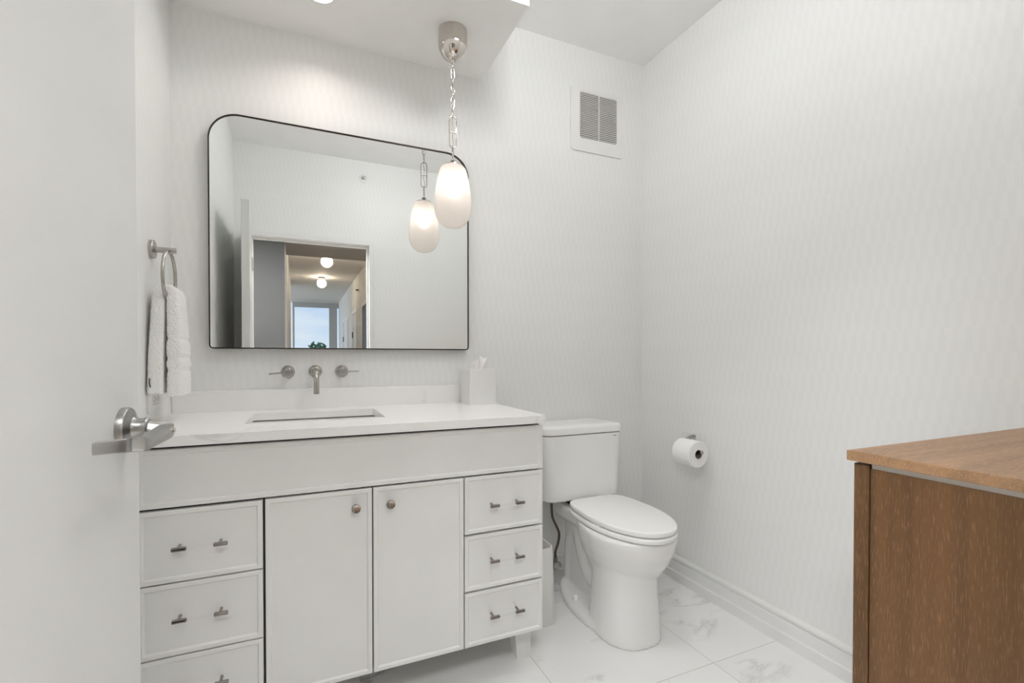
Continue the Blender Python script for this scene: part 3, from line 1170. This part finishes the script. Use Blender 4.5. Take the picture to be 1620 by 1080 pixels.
obj('seat', plate(0.424, 0.4435, 0.168, 1.372, 1.872, 0.006), M['seat'], toi, smooth=50)
obj('lid', plate(0.4475, 0.4700, 0.164, 1.374, 1.872, 0.0075), M['seat'], toi, smooth=50)
for x in (-0.07, 0.07):
    obj('seat_hinge', bx(LX + x - 0.02, LX + x + 0.02, 1.858, 1.880, 0.421, 0.462), M['seat'], toi, bevel=0.004)
for x, y in ((LX - 0.150, 1.60), (LX + 0.150, 1.60)):
    obj('bumper', bx(x - 0.009, x + 0.009, y - 0.02, y + 0.02, 0.4425, 0.4485), M['seat'], toi)


# tank
def tank_ring(z, e=0.0, t=0.0):
    return [(u, v, z) for u, v in rrect(1.004 - e + t, 1.431 + e - t, 1.886 - e + t * 0.5, 2.098 + e * 0.3, (0.045, 0.045, 0.02, 0.02), 8)]


bm = B()
loft(bm, [tank_ring(0.4485, -0.020, 0.012), tank_ring(0.4515, -0.010, 0.012), tank_ring(0.460, 0, 0.010), tank_ring(0.50, 0, 0.008), tank_ring(0.7585, 0, 0.0)])
obj('tank', bm, M['ceramic'], toi, smooth=40)
bm = B()
loft(bm, [tank_ring(0.7605, -0.004), tank_ring(0.7645, 0.004), tank_ring(0.788, 0.005), tank_ring(0.796, 0.002), tank_ring(0.8015, -0.008), tank_ring(0.8035, -0.030), tank_ring(0.804, -0.07)])
obj('tank_lid', bm, M['ceramic'], toi, smooth=50)
bm = B()
box(bm, TC - 0.08, TC + 0.08, 1.93, 2.03, 0.419, 0.4495)
obj('tank_gasket', bm, M['dark'], toi)
bm = B()
for i, w in enumerate((0.0035, 0.003, 0.0035, 0.003)):
    box(bm, 1.372 + i * 0.0042, 1.372 + i * 0.0042 + w, 1.8853, 1.8862, 0.7435, 0.7462)
obj('maker_mark', bm, M['bronze'], toi, label='tiny dark maker mark')

# supply valve and hose behind it
sv = thing('supply_valve', 'shut-off valve with dark braided hose behind the toilet', 'valve', (1.15, 2.06, 0.105))
bm = B()
cyl(bm, (1.152, YB - 0.0125, 0.074), (1.152, 2.052, 0.074), 0.008, 16)
lathe(bm, [(0.024, 0), (0.024, 0.003), (0.012, 0.007)], (1.152, YB - 0.0125, 0.074), (0, -1, 0), 28)
cyl(bm, (1.152, 2.06, 0.066), (1.152, 2.06, 0.128), 0.0095, 16)
obj('valve_body', bm, M['satin'], sv, smooth=35)
bm = B()
lathe(bm, [(0.005, 0), (0.005, 0.018), (0.018, 0.019), (0.0195, 0.023), (0.018, 0.030), (0.010, 0.032)], (1.152, 2.052, 0.100), (-0.25, -1, 0), 24)
obj('valve_handle', bm, M['nickel'], sv, smooth=40)
bm = B()
tube(bm, smooth_path([(1.152, 2.06, 0.126), (1.148, 2.056, 0.155), (1.158, 2.045, 0.205), (1.157, 2.035, 0.255), (1.130, 2.02, 0.305), (1.104, 2.005, 0.350),
                      (1.096, 2.0, 0.400), (1.096, 2.0, 0.452)], 6), 0.0062, 12)
obj('hose', bm, M['hose'], sv, smooth=60)

# ------------------------------------------------------------------ waste bin
wbn = []
for z, e in ((0.0, -0.004), (0.004, 0.0), (0.322, -0.010), (0.325, -0.012)):
    wbn.append([(u, v, z) for u, v in rrect(0.806 - e, 0.980 + e, 1.733 - e * 0.4, 2.015 + e, 0.032, 6)])
for z, e in ((0.325, -0.0145), (0.322, -0.016), (0.29, -0.017), (0.012, -0.008)):
    wbn.append([(u, v, z) for u, v in rrect(0.806 - e, 0.980 + e, 1.733 - e * 0.7, 2.015 + e, 0.028, 6)])
bm = B()
loft(bm, wbn)
tag(obj('waste_bin', bm, M['plastic'], None, smooth=40), 'slim white open waste bin between the vanity and toilet', 'bin')

# ------------------------------------------------------------------ toilet paper and holder
RPX, RPZ, RPR = 1.6225, 0.685, 0.059
ph = thing('toilet_paper_holder', 'brushed nickel toilet paper holder on the right wall', 'holder', (XR, 1.70, 0.70))
bm = B()
box(bm, XR - 0.006, XR - 0.0003, 1.712, 1.806, 0.727, 0.757)
obj('back_plate', bm, M['plastic'], ph, bevel=0.002)
bm = B()
tube(bm, smooth_path([(XR - 0.004, 1.722, 0.742), (1.69, 1.722, 0.738), (1.655, 1.722, 0.718), (RPX + 0.010, 1.722, 0.694)], 5)
     + [Vector((RPX + 0.010, 1.716, 0.694)), Vector((RPX + 0.010, 1.66, 0.694)), Vector((RPX + 0.010, 1.588, 0.694))], 0.0085, 16)
obj('arm', bm, M['nickel'], ph, smooth=50)
rl = thing('toilet_paper_roll', 'full white toilet paper roll on the wall holder', 'toilet paper', (RPX, 1.65, RPZ))
bm = B()
lathe(bm, [(0.0205, 0.0), (RPR - 0.003, 0.0), (RPR, 0.003), (RPR, 0.103), (RPR - 0.003, 0.106), (0.0205, 0.106)], (RPX, 1.598, RPZ), (0, 1, 0), 64, cap0=False, cap1=False)
obj('paper', bm, M['paper'], rl, smooth=40)
bm = B()
lathe(bm, [(0.0206, 0.001), (0.0206, 0.105), (0.0194, 0.105), (0.0194, 0.001), (0.0206, 0.001)], (RPX, 1.598, RPZ), (0, 1, 0), 40, cap0=False, cap1=False)
obj('core', bm, M['card'], rl, smooth=40, label='brown cardboard core')

# ------------------------------------------------------------------ oak credenza at the right
CX0, CY1, CZ = 0.9683, 0.5787, 0.940
cr = thing('credenza', 'brown oak cabinet at the right front of the photo', 'cabinet', (1.34, 0.36, 0))
CX1 = 1.705
YBK = YF + 0.016
obj('top', bx(CX0, CX1, YBK, CY1, 0.9207, CZ), [M['wood_x_lit']], cr, bevel=0.0015)
bm = B()
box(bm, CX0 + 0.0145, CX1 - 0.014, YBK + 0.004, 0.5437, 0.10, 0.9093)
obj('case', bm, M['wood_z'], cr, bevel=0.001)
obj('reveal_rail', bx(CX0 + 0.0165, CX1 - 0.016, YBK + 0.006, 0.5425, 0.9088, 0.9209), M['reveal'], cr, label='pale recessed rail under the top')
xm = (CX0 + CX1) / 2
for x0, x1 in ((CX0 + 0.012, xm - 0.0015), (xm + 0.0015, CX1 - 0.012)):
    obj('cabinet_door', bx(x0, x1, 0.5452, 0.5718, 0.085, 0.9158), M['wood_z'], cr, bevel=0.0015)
for x in (CX0 + 0.03, CX1 - 0.07):
    for y in (YBK + 0.02, 0.49):
        obj('leg', bx(x, x + 0.04, y, y + 0.04, 0.0, 0.1005), M['wood_z'], cr, bevel=0.002)

# ------------------------------------------------------------------ sidewall sprinkler over the doorway (seen in the mirror)
spk = thing('sprinkler', 'round white sprinkler rosette on the wall above the doorway', 'sprinkler', (0.478, YF, 2.575))
bm = B()
lathe(bm, [(0.034, 0), (0.034, 0.002), (0.030, 0.006), (0.020, 0.007), (0.020, 0.003), (0.0, 0.003)], (0.478, YF, 2.575), (0, 1, 0), 36)
obj('rosette', bm, M['plastic'], spk, smooth=35)
bm = B()
cyl(bm, (0.478, YF + 0.002, 2.575), (0.478, YF + 0.022, 2.575), 0.006, 14)
tube(bm, smooth_path([(0.465, YF + 0.010, 2.575), (0.462, YF + 0.024, 2.575), (0.478, YF + 0.036, 2.575), (0.494, YF + 0.024, 2.575), (0.491, YF + 0.010, 2.575)], 5), 0.002, 8)
box(bm, 0.464, 0.492, YF + 0.034, YF + 0.037, 2.570, 2.586)
obj('head', bm, M['satin'], spk, smooth=40)

# ------------------------------------------------------------------ hall and corridor behind the camera (seen in the mirror)
GY = -1.65
struct(obj('floor_hall', bx(HXL - 0.1, HXR + 0.1, HALL_Y - 0.1, GY - 0.1, -0.05, -0.001), M['hall_floor']))
struct(obj('floor_foyer', bx(-2.2, HXR + 0.1, GY - 0.1, YF - 0.13, -0.05, -0.001), M['hall_floor']))
struct(obj('wall_hall_facing', bx(-2.2, HXL, GY - 0.1, GY, 0, HALL_Z), M['hall_grey']))
struct(obj('wall_hall_end', bx(-2.3, -2.2, GY, YF - 0.12, 0, HALL_Z), M['hall_grey']))
struct(obj('wall_hall_near', bx(-2.3, XL - 0.1, YF - 0.22, YF - 0.12, 0, HALL_Z), M['hall_wall']))
struct(obj('wall_corridor_left', bx(HXL - 0.1, HXL, -6.9, GY - 0.1, 0, HALL_Z), M['hall_wall']))
struct(obj('wall_alcove_near', bx(-2.6, HXL - 0.1, -7.0, -6.9, 0, HALL_Z), M['hall_wall']))  # unseen alcove added to let the corridor fill light in
bm = B()
holed(bm, rrect(HALL_Y, -7.0, 0.0, HALL_Z, 0.0005, 1), rrect(-9.72, -7.48, 0.48, 2.52, 0.0005, 1), lambda u, v, h: (h, u, v), -2.6, -2.5)
struct(obj('wall_alcove_side', bm, M['hall_wall']))
struct(obj('ceiling_alcove', bx(-2.6, HXL - 0.1, HALL_Y - 0.1, -6.9, HALL_Z, HALL_Z + 0.1), M['hall_ceiling']))
struct(obj('floor_alcove', bx(-2.6, HXL - 0.1, HALL_Y - 0.1, -6.9, -0.05, -0.001), M['hall_floor']))
struct(obj('wall_corridor_right', bx(HXR, HXR + 0.1, HALL_Y, YF - 0.12, 0, HALL_Z), M['hall_wall']))
struct(obj('ceiling_hall', bx(HXL - 0.1, HXR + 0.1, HALL_Y - 0.1, GY - 0.1, HALL_Z, HALL_Z + 0.1), M['hall_ceiling']))
struct(obj('ceiling_foyer', bx(-2.3, HXR + 0.1, GY - 0.1, YF - 0.12, HALL_Z, HALL_Z + 0.1), M['hall_ceiling']))
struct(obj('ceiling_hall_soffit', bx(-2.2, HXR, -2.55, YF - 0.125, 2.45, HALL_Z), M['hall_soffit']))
# window wall at the far end
WY = HALL_Y
win = bpy.data.objects.new('window_1', None)
COL.objects.link(win)
win.location = (0.45, WY, 0)
struct(win, 'tall corridor window with blue sky, seen in the mirror')
bm = B()
box(bm, HXL - 0.1, HXR + 0.1, WY - 0.1, WY, 0, 0.25)
box(bm, -2.6, HXL - 0.1, WY - 0.1, WY, 0, HALL_Z)
box(bm, HXL - 0.1, HXR + 0.1, WY - 0.1, WY, 2.68, HALL_Z)
struct(obj('wall_corridor_end', bm, M['hall_wall']))
bm = B()
box(bm, HXL, HXR, WY - 0.07, WY + 0.02, 2.55, 2.68)
box(bm, HXL, HXR, WY - 0.07, WY + 0.02, 0.25, 0.32)
box(bm, HXL, HXL + 0.05, WY - 0.07, WY + 0.02, 0.32, 2.55)
box(bm, 0.78, 0.985, WY - 0.07, WY + 0.03, 0.32, 2.55)
struct(obj('window_frame', bm, M['alu'], win, bevel=0.004))
struct(obj('window_pane', bx(HXL + 0.05, HXR, WY - 0.045, WY - 0.037, 0.32, 2.55), M['glass'], win))
# doors along the corridor
for nm, (ya, yb2), op in (('door_2', (-8.35, -7.15), False), ('door_3', (-6.15, -5.40), False), ('door_4', (-4.60, -3.75), True)):
    dd_ = bpy.data.objects.new(nm, None)
    COL.objects.link(dd_)
    dd_.location = (HXR, (ya + yb2) / 2, 0)
    struct(dd_)
    bm = B()
    box(bm, HXR - 0.02, HXR, ya, ya + 0.07, 0, 2.10)
    box(bm, HXR - 0.02, HXR, yb2 - 0.07, yb2, 0, 2.10)
    box(bm, HXR - 0.02, HXR, ya + 0.07, yb2 - 0.07, 2.035, 2.10)
    struct(obj('door_frame', bm, M['trim'], dd_))
    struct(obj('door_slab', bx(HXR - 0.008, HXR - 0.0005, ya + 0.07, yb2 - 0.07, 0, 2.035), M['black'] if op else M['door'], dd_))  # open doorway: its unlit dark is painted as a black sheet
    if not op:
        for z in (0.25, 1.05, 1.62):
            struct(obj('hinge', bx(HXR - 0.026, HXR - 0.007, ya + 0.05, ya + 0.09, z - 0.06, z + 0.06), M['black'], dd_))
for (qx, qy), lab in ((FILL_PANEL, 'added fill light panel in the hall ceiling straight outside the doorway'), (FILL_PANEL2, 'added fill light panel in the hall ceiling left of the doorway, before the grey wall')):
    hp = thing('hall_fill_panel', lab, 'light', (qx, qy, 2.45), group='added fill light panels in the hall ceiling')  # fixtures for the added hall fill lights
    obj('frame', bx(qx - 0.42, qx + 0.42, qy - 0.32, qy + 0.32, 2.439, 2.4495), M['trim'], hp, bevel=0.003)
    obj('diffuser', bx(qx - 0.40, qx + 0.40, qy - 0.30, qy + 0.30, 2.4382, 2.4392), M['panel'], hp)
# globe lights on the corridor ceiling
for k, (gx, gy) in enumerate(((0.395, -3.55), (0.415, -5.75))):
    lab = ('glowing round globe ceiling light nearest the doorway in the mirror', 'glowing globe ceiling light farther down the corridor in the mirror')[k]
    gl = thing('globe_light', lab, 'light', (gx, gy, HALL_Z), group='globe lights along the corridor ceiling')
    bm = B()
    lathe(bm, [(0.062, 0), (0.062, 0.022), (0.03, 0.028), (0.03, 0.04)], (gx, gy, HALL_Z), (0, 0, -1), 28)
    obj('base', bm, M['bronze'], gl, smooth=35)
    bm = B()
    lathe(bm, [(0.084 * math.sin(PI * i / 20), 0.036 + 0.084 - 0.084 * math.cos(PI * i / 20)) for i in range(21)], (gx, gy, HALL_Z), (0, 0, -1), 32)
    obj('globe', bm, M['globe'], gl, smooth=80)
bm = B()
lathe(bm, [(0.03, 0), (0.03, 0.004), (0.012, 0.006), (0.012, 0.045), (0.02, 0.047), (0.02, 0.05)], (HXR, -5.15, 2.42), (-1, 0, 0), 20)
tag(obj('sprinkler', bm, M['bronze'], None, smooth=35), 'small dark sprinkler on the corridor wall seen in the mirror', 'sprinkler')

# tree beyond the far window
struct(obj('ground_outdoors', bx(-30, 30, -60, HALL_Y - 0.3, -3.05, -3.0), M['lawn']))
te = thing('tree', 'green treetop just showing in the mirrored window', 'tree', (0.98, -24, -3))
bm = B()
tube(bm, smooth_path([(0.98, -24, -3), (1.02, -24, -1.2), (0.95, -24, 1.0)], 5), [0.16] * 6 + [0.12] * 5, 12)
obj('trunk', bm, M['bark'], te, smooth=60)
bm = B()
for i in range(260):
    a, e = random.uniform(0, 2 * PI), random.uniform(-0.9, 1.0)
    rr_ = random.uniform(0.25, 1.0)
    c = Vector((0.98 + 0.62 * rr_ * math.cos(a) * math.sqrt(max(0, 1 - e * e)), -24 + 1.0 * rr_ * math.sin(a), 1.38 + 0.70 * e * rr_))
    r0 = random.uniform(0.06, 0.14)
    mtx = Matrix.Translation(c) @ Matrix.Rotation(random.uniform(0, 6), 4, 'Y') @ Matrix.Diagonal((r0 * 1.4, r0, r0 * 0.5, 1))
    bmesh.ops.create_icosphere(bm, subdivisions=1, radius=1, matrix=mtx)
obj('foliage', bm, M['leaf'], te)
